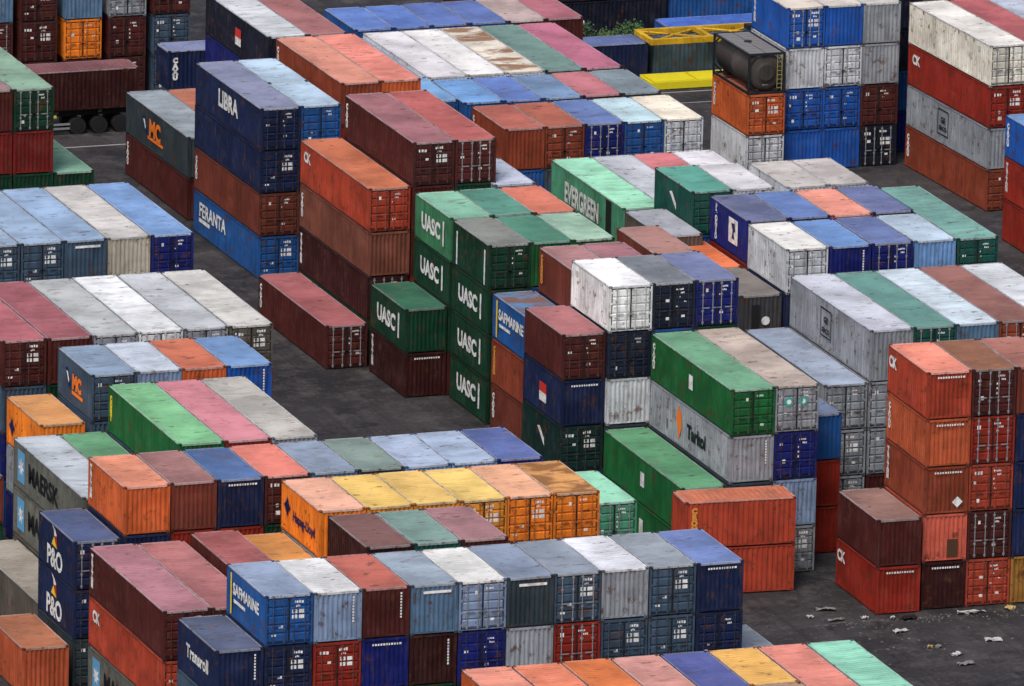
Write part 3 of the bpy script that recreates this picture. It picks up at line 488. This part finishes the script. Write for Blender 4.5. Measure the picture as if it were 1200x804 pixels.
SKIP = set('''R0.0.2 R0.0.1 R0.1.2 R0.1.1 R0.2.2 R0.2.1 R0.3.2 R0.3.1 R0.4.2 R0.4.1 R0.5f.2 R0.5f.1 R0.5n.2 R0.5n.1 R0.6.2 R0.6.1 R0.7.2 R0.7.1 B1.0.3 B1.0.2 B1.1.3 B1.1.2 B1.2.3 B1.2.2 B1.3.3 B1.4.3 B1.5.3 B1.5.2 B1.6.3 B1.6.2 B1.7.3 B1.7.2 B1.8.3 B1.8.2 B1.9.3 B1.9.2 B1L.0.2 B1R.0.1 B7.1.2 B7.1.1 X1.0.2 X1.0.1 X1.1.2 X1.1.1 MK.1.2 MK.1.1 G.0.3 G.0.2 G.1.3 G.1.2 G.1.1 G.2.3 G.2.2 G.2.1 F.0.3 F.0.2 F.1.3 F.1.2 F.1.1 F.2.3 F.2.2 F.2.1 F.3.3 F.3.2 F.3.1 B8.1.3 B8.1.2 B8.2.3 B8.2.2 B8.2.1 B8.3.3 B8.3.2 B8.3.1 B8.4.3 B8.4.2 B8.4.1 B8.5.3 B8.5.2 B9.0.3 B9.0.2 B9.0.1 B9.1.3 B9.1.2 B9.1.1 B9.2.3 B9.2.2 B9.2.1 B9.3.3 B9.3.2 B9.3.1 B9.4.3 B9.4.2 B9.4.1 GN.0.3 GN.1.3 GN.2.1 HJ.1.1 LIB.1f.3 LIB.1f.2 LIB.1f.1 LIB.1n.3 B16.0.3 B16.0.2 B16.1.3 B16.1.2 B16.1.1 B17.0.3 B17.0.2 B17.1.3 B17.1.2 B17.1.1 B18.0.4 B18.1.4 B18.1.3 B18.1.2 U1.1.3 U1.1.2 U1.1.1 U1.2.3 U1.2.2 U1.2.1 U1.2f.3 U1.2f.2 U1.2f.1 U2.1.3 U2.1.2 U2.2.3 U2.2.2 U2.2.1 M2.0.3 M2.0.2 M2.1.3 M2.1.2 M2.1.1 P3.0.4 P3.1.4 P3.1.3 P3.2.4 P3.2.3 P3.2.2 MINT.0.2 MINT.0.1 B10.1.3 B10.1.2 B10.1.1 B10.2.3 B10.2.2 B10.2.1 B10.3.3 B10.3.2 B10.3.1 B10.4.1 S.0.2 S.0.1 SO.0.2 SO.0.1 N1.0.3 N1.0.2 N1.1.3 N1.1.2 N1.1.1 N1.2.3 N1.2.2 N1.2.1 N1.3.3 N1.3.2 N1.3.1 W1.0.3 W1.0.2 W1.1.3 W1.1.2 W1.1.1 W1.2.3 W1.2.2 W1.2.1 W1.3.3 W1.3.2 W1.3.1 W1.4.3 W1.4.2 W1.4.1 T1.0.3 T1.0.2 T1.1.3 T1.1.2 T1.1.1 K1.0.3 K1.0.2 K1.0.1 K1.1.3 K1.1.2 K1.1.1 M1.0.3 M1.0.2 M1.0.1 M0.0.2 M0.0.1 E.0.2 E.0.1 E.1.2 E.1.1 E.2.2 E.2.1 E.3.2 E.3.1 B14.0.2 B14.1.2 B14.2.2 B14.2.1 B14.3.2 B14.3.1 B14.4.2 B14.4.1 B20.0.2 B20.0.1 B20.1.2 B20.1.1 B20.2.2 B20.2.1 B20.3.2 B20.3.1 B20.4.2 B20.4.1 B20.5.2 B20.5.1 B21.0.2 B21.0.1 B21.1.2 B21.1.1 B21.2.2 B21.2.1 B21.3.2 B21.3.1 B21.4.2 B21.4.1 B21.5.2 B21.5.1 B22.0.2 B22.0.1 B22.1.2 B22.1.1 B22.2.2 B22.2.1 B22.3.2 B22.3.1 B22.4.2 B22.4.1 B22.5.2 B22.5.1 B6.1.3 B6.1.2 B6.2.3 B6.2.2 B6.2.1 B13.0.3 B13.0.2 B13.1.3 B13.1.2 B13.2.3 B13.2.2 B13.3.3 B13.3.2 B13.4.3 B13.4.2 B13.4.1 B13.5.3 B13.5.2 B13.5.1 B13.6.3 B13.6.2 B13.6.1 B13.7.3 B13.7.2 B13.7.1 B13.8.3 B13.8.2 B13.8.1 B12.0.3 B12.0.2 B12.1.3 B12.1.2 B12.1.1 B12.2.3 B12.2.2 B12.2.1 B12.3.3 B12.3.2 B12.3.1 B12.4.3 B12.4.2 B12.4.1 B12.5.3 B12.5.2 B12.5.1 R12.0.3 R12.0.2 R12.0.1 R12.1.3 R12.1.2 R12.1.1 R12.2.3 R12.2.2 R12.2.1 BK.0.2'''.split())
#TABLE_END
FILL = ['mar/p', 'brn/p', 'blu/p', 'gry/p', 'rblu/p', 'slate/p', 'red/p', 'navy/p', 'dgrn/p']
def expand():
    """every container of the yard: key, spec, x, y, z, turn, length, high, label, group"""
    rnd = random.Random(4); out = []
    for nm, bx, by, tz, pitch, L0, zt, where, cols in YARD:
        c, s = math.cos(R(tz)), math.sin(R(tz))
        for ci, col in enumerate(cols):
            for part in (col if isinstance(col, list) else [col]):
                L, z, dy, hcn, spot, dx = L0, zt, 0.0, 0, '', 0.0
                tok = part.split(' ')
                if tok[0].startswith('@'):
                    for o in tok.pop(0)[1:].split(','):
                        if o[0] == 'z': z = float(o[1:])
                        if o[0] == 'y': dy = float(o[1:])
                        if o[0] == 'x': dx = float(o[1:])
                        if o[0] == 'l': L = L20 if o[1:] == '20' else L40
                        if o[0] == 'h': hcn = int(o[1:])
                        if o[0] == 'n': spot = o[1:]
                nz = int(math.ceil(z)); drop = (nz - z) * STEP
                jy = rnd.uniform(-0.05, 0.05)
                specs = tok + [FILL[rnd.randrange(len(FILL))] for _ in range(nz - len(tok))]
                tops = []; h = -drop
                for k in reversed(range(nz)):
                    hc = k < hcn; tops.append((k, h, hc)); h += HSTEP if hc else STEP
                for k, zz, hc in tops:
                    lx = ci * pitch + dx + rnd.uniform(-0.01, 0.01); ly = dy + jy + rnd.uniform(-0.03, 0.03)
                    X, Y = bx + c * lx - s * ly, by + s * lx + c * ly
                    body = specs[k].split('#')[0].split('/'); ids = (specs[k].split('#') + [''])[1].split(',')
                    nword = PAL[body[0]][1]
                    ft = next((FEAT[i] for i in ids if i in FEAT), '')
                    lab = f'{nword} container ' + (ft + ' ' if ft else '')
                    if k == 0 and len(body) > 2 and body[2] and not ft and not spot: lab += f'with {roofword(body[2].strip("!"))} roof '
                    tier = TIER[k] if k < nz - 1 or nz == 1 else 'bottom'
                    if nz == 1: tier = ''
                    if len(cols) > 1: lab += (tier + ' in ' if tier else 'in ') + (spot + ' half of ' if spot else '') + f'{ORD[ci]} column {where}'
                    else: lab += (tier + ' ' if tier else '') + where
                    out.append((f'{nm}.{ci}{spot[:1]}.{k}', specs[k], X, Y, max(0.0, zz), R(tz), L, hc, ' '.join(lab.split()), 'containers ' + where))
    return out

# ------------------------------------------------------------------ ground
def ground():
    V, F = [], []; n = 40; S = 700.0
    quad(V, F, (-S, -S, 0), (S, -S, 0), (S, S, 0), (-S, S, 0))
    m, t, p = nodes('worn_asphalt')
    tc = t.nodes.new('ShaderNodeTexCoord'); v = tc.outputs['Object']
    c = mixc(t, ramp(t, noise(t, v, 0.09, 6, 0.62), 0.38, 0.62), (0.017, 0.0155, 0.018), (0.042, 0.038, 0.041))
    c = mixc(t, ramp(t, noise(t, v, 0.5, 8, 0.72), 0.47, 0.66, 0, 0.7), c, (0.085, 0.077, 0.077))
    c = mixc(t, ramp(t, noise(t, v, 0.35, 6, 0.7), 0.53, 0.62, 0, 0.8), c, (0.014, 0.014, 0.016))
    c = mixc(t, ramp(t, noise(t, v, 4.0, 5, 0.75), 0.55, 0.68, 0, 0.4), c, (0.13, 0.12, 0.11))
    mp = t.nodes.new('ShaderNodeVectorMath'); mp.operation = 'MULTIPLY'; mp.inputs[1].default_value = (1.3, 0.035, 1.0); lk(t, v, mp.inputs[0])
    c = mixc(t, ramp(t, noise(t, mp.outputs[0], 1.0, 3, 0.6), 0.55, 0.66, 0, 0.45), c, (0.016, 0.016, 0.018))          # tyre tracks along the lanes
    br = t.nodes.new('ShaderNodeTexBrick'); br.offset = 0.0; br.inputs['Scale'].default_value = 1.0; br.inputs['Brick Width'].default_value = 6.0; br.inputs['Row Height'].default_value = 6.0; br.inputs['Mortar Size'].default_value = 0.035; br.inputs['Mortar Smooth'].default_value = 0.3
    lk(t, v, br.inputs['Vector']); c = mixc(t, ramp(t, br.outputs['Fac'], 0, 1, 0, 0.55), c, (0.012, 0.012, 0.012))
    lk(t, c, p.inputs['Base Color']); p.inputs['Specular IOR Level'].default_value = 0.25
    lk(t, ramp(t, noise(t, v, 0.35, 6, 0.7), 0.5, 0.72, 0.9, 0.55), p.inputs['Roughness'])
    b = t.nodes.new('ShaderNodeBump'); b.inputs['Strength'].default_value = 0.4; b.inputs['Distance'].default_value = 0.05
    lk(t, noise(t, v, 4.0, 6), b.inputs['Height']); lk(t, b.outputs[0], p.inputs['Normal'])
    o = inst('ground', mesh('ground', V, F), [m]); o['kind'] = 'structure'
    lm = plain('worn_line_paint', (0.33, 0.32, 0.31), 0.8, 0, 0.35)
    for x0, x1, y0, y1 in ((-14.0, -3.0, 72.45, 72.63), (30.5, 40.0, 77.05, 77.2), (29.0, 38.0, 74.2, 74.32)):
        V, F = [], []; quad(V, F, (x0, y0, 0.004), (x1, y0 - 0.05, 0.004), (x1, y1 - 0.05, 0.004), (x0, y1, 0.004)); inst('road_marking', mesh('road_marking', V, F), [lm])['kind'] = 'structure'

# ------------------------------------------------------------------ tank container on the orange container
def tank():
    root = empty('tank_container', (28.88, 54.94, 2 * STEP), R(0.2)); tag(root, 'dark brown tank container in a black frame on the orange container', 'tank container')
    fm = plain('tank_frame_black', (0.016, 0.018, 0.022), 0.55); tm = paint('tank_skin', (0.06, 0.053, 0.047), 'body'); wm = plain('walkway_grating', (0.19, 0.18, 0.175), 0.6)
    L, H = L20, CH
    for y in (0.0, L - 0.14):
        V, F = [], []
        for x in (0, CW - 0.14): box(V, F, x, x + 0.12, y, y + 0.12, 0, H)
        box(V, F, 0.14, CW - 0.14, y + 0.01, y + 0.13, 0.0, 0.14); box(V, F, 0.14, CW - 0.14, y + 0.01, y + 0.13, H - 0.14, H)
        for x0, x1 in ((0.1, 0.62), (CW - 0.1, CW - 0.62)):
            bar(V, F, (x0, y + 0.07, H - 0.62), (x1, y + 0.07, H - 0.08), 0.05, 6); bar(V, F, (x0, y + 0.07, 0.62), (x1, y + 0.07, 0.08), 0.05, 6)
        inst('end_frame', mesh('end_frame', V, F), [fm], root)
    for x in (0.02, CW - 0.12):
        V, F = [], []; box(V, F, x, x + 0.10, 0.14, L - 0.14, H - 0.12, H - 0.02); inst('top_rail', mesh('top_rail', V, F), [fm], root)
        V, F = [], []; box(V, F, x, x + 0.10, 0.14, L - 0.14, 0.02, 0.15); inst('bottom_rail', mesh('bottom_rail', V, F), [fm], root)
    V, F = [], []; k = 40; rings = [(0.10, 0.5), (0.12, 0.85), (0.16, 1.04), (0.24, 1.13), (0.36, 1.17), (L / 2 - 0.02, 1.17), (L / 2, 1.185), (L / 2 + 0.02, 1.17), (L - 0.36, 1.17), (L - 0.24, 1.13), (L - 0.16, 1.04), (L - 0.12, 0.85), (L - 0.10, 0.5)]
    for y, r in rings:
        for i in range(k): a = 2 * math.pi * i / k; V.append((CW / 2 + r * math.cos(a), y, 1.32 + r * math.sin(a)))
    for j in range(len(rings) - 1):
        for i in range(k): F.append((j * k + i, j * k + (i + 1) % k, (j + 1) * k + (i + 1) % k, (j + 1) * k + i))
    F.append(tuple(range(k))); F.append(tuple((len(rings) - 1) * k + i for i in reversed(range(k))))
    me = mesh('tank_barrel', V, F)
    for p in me.polygons: p.use_smooth = len(p.vertices) == 4
    inst('barrel', me, [tm], root)
    for x0 in (0.20, 1.26):
        V, F = [], []
        for j in range(9): box(V, F, x0, x0 + 0.98, 0.25 + j * 0.63, 0.25 + j * 0.63 + 0.56, H - 0.07, H - 0.03)
        inst('walkway', mesh('walkway', V, F), [wm], root)['kind'] = 'stuff'
    V, F = [], []; bar(V, F, (CW / 2, L * 0.55, H - 0.2), (CW / 2, L * 0.55, H + 0.04), 0.24, 16); inst('hatch', mesh('hatch', V, F), [fm], root)
    for y in (0.9, L - 1.3):
        V, F = [], []; box(V, F, 0.35, CW - 0.35, y, y + 0.4, 0.12, 0.45); inst('saddle', mesh('saddle', V, F), [fm], root)
    for x in (0.62, CW - 0.62):
        V, F = [], []; bar(V, F, (x, 0.14, 0.22), (x, -0.02, 0.22), 0.13, 12); inst('valve', mesh('valve', V, F), [DARK], root)
    V, F = [], []
    for x in (1.9, 2.2): bar(V, F, (x, 0.02, 0.2), (x, 0.02, H - 0.1), 0.02, 6)
    for j in range(8): bar(V, F, (1.9, 0.02, 0.35 + j * 0.27), (2.2, 0.02, 0.35 + j * 0.27), 0.016, 6)
    inst('ladder', mesh('ladder', V, F), [plain('ladder_yellow', (0.35, 0.30, 0.10), 0.6)], root)
    V, F = [], []; quad(V, F, (1.0, 0.145, 0.55), (1.35, 0.145, 0.55), (1.35, 0.145, 0.8), (1.0, 0.145, 0.8)); inst('placard', mesh('placard', V, F), [MARK], root, (0, -0.03, 0))

# ------------------------------------------------------------------ trailer under the far maroon container
def trailer():
    root = empty('container_trailer', (-15.4, 75.6, 0)); tag(root, 'dark skeletal trailer carrying a maroon container on the far lane', 'trailer')
    dk = plain('chassis_black', (0.014, 0.014, 0.017), 0.7)
    for y in (0.65, 1.55):
        V, F = [], []; box(V, F, 0.2, 12.1, y, y + 0.14, 1.06, 1.46); inst('chassis_beam', mesh('chassis_beam', V, F), [dk], root)
    for x in (0.3, 3.6, 6.6, 9.4, 11.7):
        V, F = [], []; box(V, F, x, x + 0.22, 0.02, 2.42, 1.34, 1.49); inst('cross_member', mesh('cross_member', V, F), [dk], root)
    for x in (8.1, 9.5, 10.9):
        for y in (0.05, 1.75):
            V, F = [], []; bar(V, F, (x, y, 0.52), (x, y + 0.58, 0.52), 0.52, 24); w = inst('wheel', mesh('tyre', V, F), [DARK], root)
            V, F = [], []; bar(V, F, (x, y - 0.02, 0.52), (x, y + 0.06, 0.52), 0.27, 18); inst('rim', mesh('rim', V, F), [DARK], w)  # rim coloured near black: shade under the trailer put into its colour
        V, F = [], []; bar(V, F, (x, 0.3, 0.52), (x, 2.1, 0.52), 0.07, 8); inst('axle', mesh('axle', V, F), [dk], root)
    for y in (0.5, 1.8):
        V, F = [], []; box(V, F, 4.3, 4.45, y, y + 0.12, 0.05, 1.1); box(V, F, 4.2, 4.55, y - 0.08, y + 0.2, 0.0, 0.06); inst('landing_leg', mesh('landing_leg', V, F), [BAR], root)
    V, F = [], []; box(V, F, 5.0, 7.6, 0.06, 0.12, 0.35, 0.47); box(V, F, 5.0, 7.6, 0.06, 0.12, 0.62, 0.74); inst('side_guard', mesh('side_guard', V, F), [BAR], root)
    ym = plain('marker_yellow', (0.62, 0.44, 0.06), 0.5)
    for x, z in ((5.55, 1.12), (6.0, 1.16), (6.45, 1.12)):
        V, F = [], []; box(V, F, x, x + 0.24, -0.02, 0.05, z, z + 0.16); inst('marker_plate', mesh('marker_plate', V, F), [ym], root)

# ------------------------------------------------------------------ far lane: spreader frame, flat rack, shrubs
def yellow_things():
    ym = paint('signal_amber', (0.62, 0.36, 0.015), 'body'); yy = plain('signal_yellow', (0.72, 0.62, 0.02), 0.5, 0, 0.12)
    root = empty('spreader_frame', (31.75, 79.4, CH)); tag(root, 'amber lattice spreader frame lying on the dark slate container', 'spreader')
    Lx, Wy = 12.0, 3.1
    for y in (0, Wy - 0.3):
        V, F = [], []; box(V, F, 0, Lx, y, y + 0.3, 0.0, 0.36); inst('long_beam', mesh('long_beam', V, F), [ym], root)
    for x in (0, 4.0, 8.0, Lx - 0.3):
        V, F = [], []; box(V, F, x, x + 0.3, 0.3, Wy - 0.3, 0.03, 0.33); inst('cross_beam', mesh('cross_beam', V, F), [ym], root)
    for x in (0.3, 4.3, 8.3):
        for a, b in ((0.3, Wy - 0.3), (Wy - 0.3, 0.3)):
            V, F = [], []; bar(V, F, (x, a, 0.2 if a < 1 else 0.26), (x + 3.5, b, 0.2 if a < 1 else 0.26), 0.07, 8); inst('brace', mesh('brace', V, F), [ym], root)
    V, F = [], []; box(V, F, 7.0, 7.8, 1.2, 1.9, 0.33, 0.62); inst('hoist_box', mesh('hoist_box', V, F), [DARK], root)
    root = empty('flat_rack', (31.35, 77.85, 0)); tag(root, 'bright yellow folded flat rack lying on the asphalt before the slate container', 'flat rack')
    V, F = [], []; box(V, F, 0.0, L20, 0.12, 2.3, 0.12, 0.42); inst('base', mesh('base', V, F), [yy], root)
    for y in (0.0, 2.31):
        V, F = [], []; box(V, F, 0.02, L20 - 0.02, y, y + 0.11, 0.05, 0.5); inst('side_rail', mesh('side_rail', V, F), [yy], root)
    for i in range(2):
        V, F = [], []; x0 = 0.15 + i * 2.95; box(V, F, x0, x0 + 2.75, 0.16, 2.26, 0.44, 0.54); inst('folded_end_wall', mesh('folded_end_wall', V, F), [yy], root)
def shrub(x, y, h, r, label, seed, col):
    rnd = random.Random(seed); root = empty('shrub', (x, y, 0)); tag(root, label, 'shrub', 'shrubs behind the containers')
    V, F = [], []
    for k in range(5): a = rnd.uniform(0, 6.28); bar(V, F, (0, 0, 0), (math.cos(a) * r * 0.5, math.sin(a) * r * 0.5, h * 0.7), 0.04, 5)
    inst('stem', mesh('stem', V, F), [plain('bark', (0.05, 0.035, 0.025), 0.9)], root)
    V, F = [], []
    cl = [Vector((rnd.gauss(0, r * 0.45), rnd.gauss(0, r * 0.45), h * rnd.uniform(0.25, 0.9))) for _ in range(22)]
    for c in cl:
        for _ in range(60):
            p = c + Vector((rnd.gauss(0, 0.2), rnd.gauss(0, 0.2), rnd.gauss(0, 0.18)))
            if p.z < 0.03: continue
            u = Vector((rnd.gauss(0, 1), rnd.gauss(0, 1), rnd.gauss(0, 1))).normalized() * 0.09; v = u.orthogonal().normalized() * 0.055
            quad(V, F, tuple(p - u), tuple(p + v), tuple(p + u), tuple(p - v))
    inst('foliage', mesh('foliage', V, F), [plain('leaf_' + str(seed), col, 0.6, 0, 0.4)], root)

# ------------------------------------------------------------------ litter by the red stack
def litter():
    wht = plain('dirty_white_sheet', (0.42, 0.42, 0.41), 0.7, 0, 0.35); brd = plain('grey_board', (0.20, 0.19, 0.18), 0.8); tan = plain('tan_rag', (0.40, 0.30, 0.12), 0.9, 0, 0.3); blk = plain('black_plastic', (0.012, 0.012, 0.014), 0.5)
    items = [(1.39, -39.68, 1.1, 0.55, 0.2, wht, 'white crumpled sheet lying before the lowest red container'), (5.48, -42.42, 1.25, 0.6, -0.2, wht, 'large white sheet alone on the asphalt'),
             (2.64, -44.39, 0.9, 0.5, 0.5, wht, 'small white sheet between the big sheet and the grey board'), (2.46, -46.10, 1.2, 0.6, 0.1, brd, 'grey broken board, nearest litter to the mint roof'),
             (1.84, -42.72, 0.45, 0.35, 0.9, tan, 'tan rag left of the small white sheet'), (2.25, -42.85, 0.5, 0.3, 0.2, brd, 'grey scrap beside the tan rag'),
             (6.3, -37.35, 2.1, 0.5, -0.05, wht, 'long white strip along the foot of the orange-red doors'), (8.52, -37.2, 0.8, 0.6, 0.7, tan, 'tan bundle at the amber container\'s foot'),
             (0.5, -36.9, 0.5, 0.35, 0.4, wht, 'white scrap at the red container\'s near corner'), (1.9, -37.3, 0.4, 0.3, 1.2, wht, 'smallest white scrap below the red front'),
             (2.7, -37.5, 1.3, 0.7, 0.3, blk, 'black plastic sheet under the dark maroon front'), (-0.9, -34.9, 1.4, 0.5, -0.3, brd, 'grey board in the shade left of the red container'),
             (-2.2, -36.0, 0.5, 0.3, 0.2, wht, 'pale scrap midway between orange-red pair and red stack'), (-1.1, -36.9, 1.3, 0.35, 0.1, brd, 'long grey slat before the red container\'s left side')]
    for i, (x, y, w, d, a, m, lab) in enumerate(items):
        w *= 0.72; d *= 0.7; rnd = random.Random(i + 40); V, F = [], []; nx, ny = 7, 4
        for t in range(2):
            for r in range(ny):
                for c in range(nx):
                    V.append(((c / (nx - 1) - 0.5) * w + rnd.uniform(-0.04, 0.04), (r / (ny - 1) - 0.5) * d + rnd.uniform(-0.04, 0.04), (0.02 + rnd.uniform(0, 0.14)) + 0.015 * t))
        for r in range(ny - 1):
            for c in range(nx - 1):
                k = r * nx + c; n = nx * ny; F.append((n + k, n + k + 1, n + k + nx + 1, n + k + nx)); F.append((k, k + nx, k + nx + 1, k + 1))
        o = inst('litter_sheet' if m in (wht, blk) else 'litter_scrap', mesh('litter', V, F), [m], None, (x, y, 0.004), a); tag(o, lab, 'litter', 'litter by the red stack')

if __name__ == '__main__':
    ground()
    for key, spec, X, Y, Z, tz, L, hc, lab, grp in expand():
        if key in SKIP: continue
        container(spec, X, Y, Z, tz, L, hc, lab, grp)
    # containers set crosswise, long side to the viewer: (spec, right-hand near corner, base height, turn, length, label)
    for spec, X, Y, Z, tz, L, lab in (
            ('orr/p/dc8060#vto', -1.19, -30.98, STEP, 86.2, L20, 'orange-red container set crosswise, upper of two beside the green pair'),
            ('orr/p', -1.19, -30.98, 0, 86.2, L20, 'orange-red container set crosswise, lower of two beside the green pair'),
            ('dmar/p/8a5a5e', -3.42, 75.57, 1.5, 90, L40, 'dark maroon container carried crosswise on the far trailer'),
            ('navy/p/8890b4#vt', 4.29, 74.8, STEP, 90, L20, 'navy container set crosswise behind the LIBRA stack'),
            ('navy/p/6c7cae#ftop', 31.86, 80.24, 0, 90, L20, 'navy container set crosswise left of the spreader frame'),
            ('slate/p/5a6a80', 38.4, 80.44, 0, 90, L20, 'dark slate container set crosswise under the amber spreader frame'),
            ('cob/p/4c74d0', 46.8, 84.0, 0, 90, L40, 'cobalt container set crosswise behind the spreader frame'),
            ('dnavy/p#mk', 37.5, 92.0, 0, 90, L40, 'blue-black container set crosswise far behind the shrubs'),
            ('blu/p', 50.0, 92.0, 0, 90, L40, 'blue container set crosswise, farthest at the top edge'),
            ('dnavy/p', 37.5, 92.0, STEP, 90, L40, 'blue-black container on top of the farthest blue-black one')):
        container(spec, X, Y, Z, R(tz), L, False, lab, 'containers set crosswise')
    container('dnavy/d', 25.9, 87.5, 0, 0, L20, False, 'blue-black container with doors beside the shrubs', 'containers set crosswise')
    tank(); trailer(); yellow_things()
    shrub(29.6, 86.6, 2.6, 1.1, 'dark green shrub beside the blue-black doors', 1, (0.035, 0.075, 0.03))
    shrub(31.2, 86.2, 1.9, 0.9, 'pale yellow-green shrub behind the navy crosswise container', 2, (0.07, 0.12, 0.03))
    shrub(32.9, 86.9, 2.2, 1.1, 'green shrub next to the spreader frame', 3, (0.045, 0.10, 0.03))
    shrub(28.6, 89.6, 3.0, 1.2, 'tallest dark shrub against the blue-black container', 4, (0.03, 0.06, 0.03))
    litter()
    rnd = random.Random(77); V, F = [], []                                   # crumbs of wood, glass and dirt swept against the stack
    for i in range(170):
        if i % 3: x, y = rnd.uniform(-2.5, 9.5), -37.2 - abs(rnd.gauss(0, 0.7)) + 0.02 * rnd.random()
        else: x, y = rnd.gauss(0.5, 4.0), rnd.gauss(-40.5, 3.0)
        if y > -36.9 and x > 0.9: continue
        a = rnd.uniform(0.012, 0.05); b = rnd.uniform(0.015, 0.10); t = rnd.uniform(0, 3.1); c, q = math.cos(t), math.sin(t); h = rnd.uniform(0.01, 0.06); n = len(V)
        for u, v, z in ((-a, -b, 0), (a, -b, 0), (a, b, 0), (-a, b, 0), (-a * .7, -b * .8, h), (a * .7, -b * .7, h), (a * .6, b * .8, h), (-a * .8, b * .7, h)): V.append((x + c * u - q * v, y + q * u + c * v, z + 0.003))
        F += [(n + 4, n + 5, n + 6, n + 7), (n, n + 1, n + 5, n + 4), (n + 1, n + 2, n + 6, n + 5), (n + 2, n + 3, n + 7, n + 6), (n + 3, n, n + 4, n + 7)]
    o = inst('debris', mesh('debris', V, F), [plain('crumb_grey', (0.13, 0.125, 0.12), 0.9, 0, 0.8)]); o['kind'] = 'stuff'; tag(o, 'small crumbs of dirt and splinters swept along the red stack', 'debris')
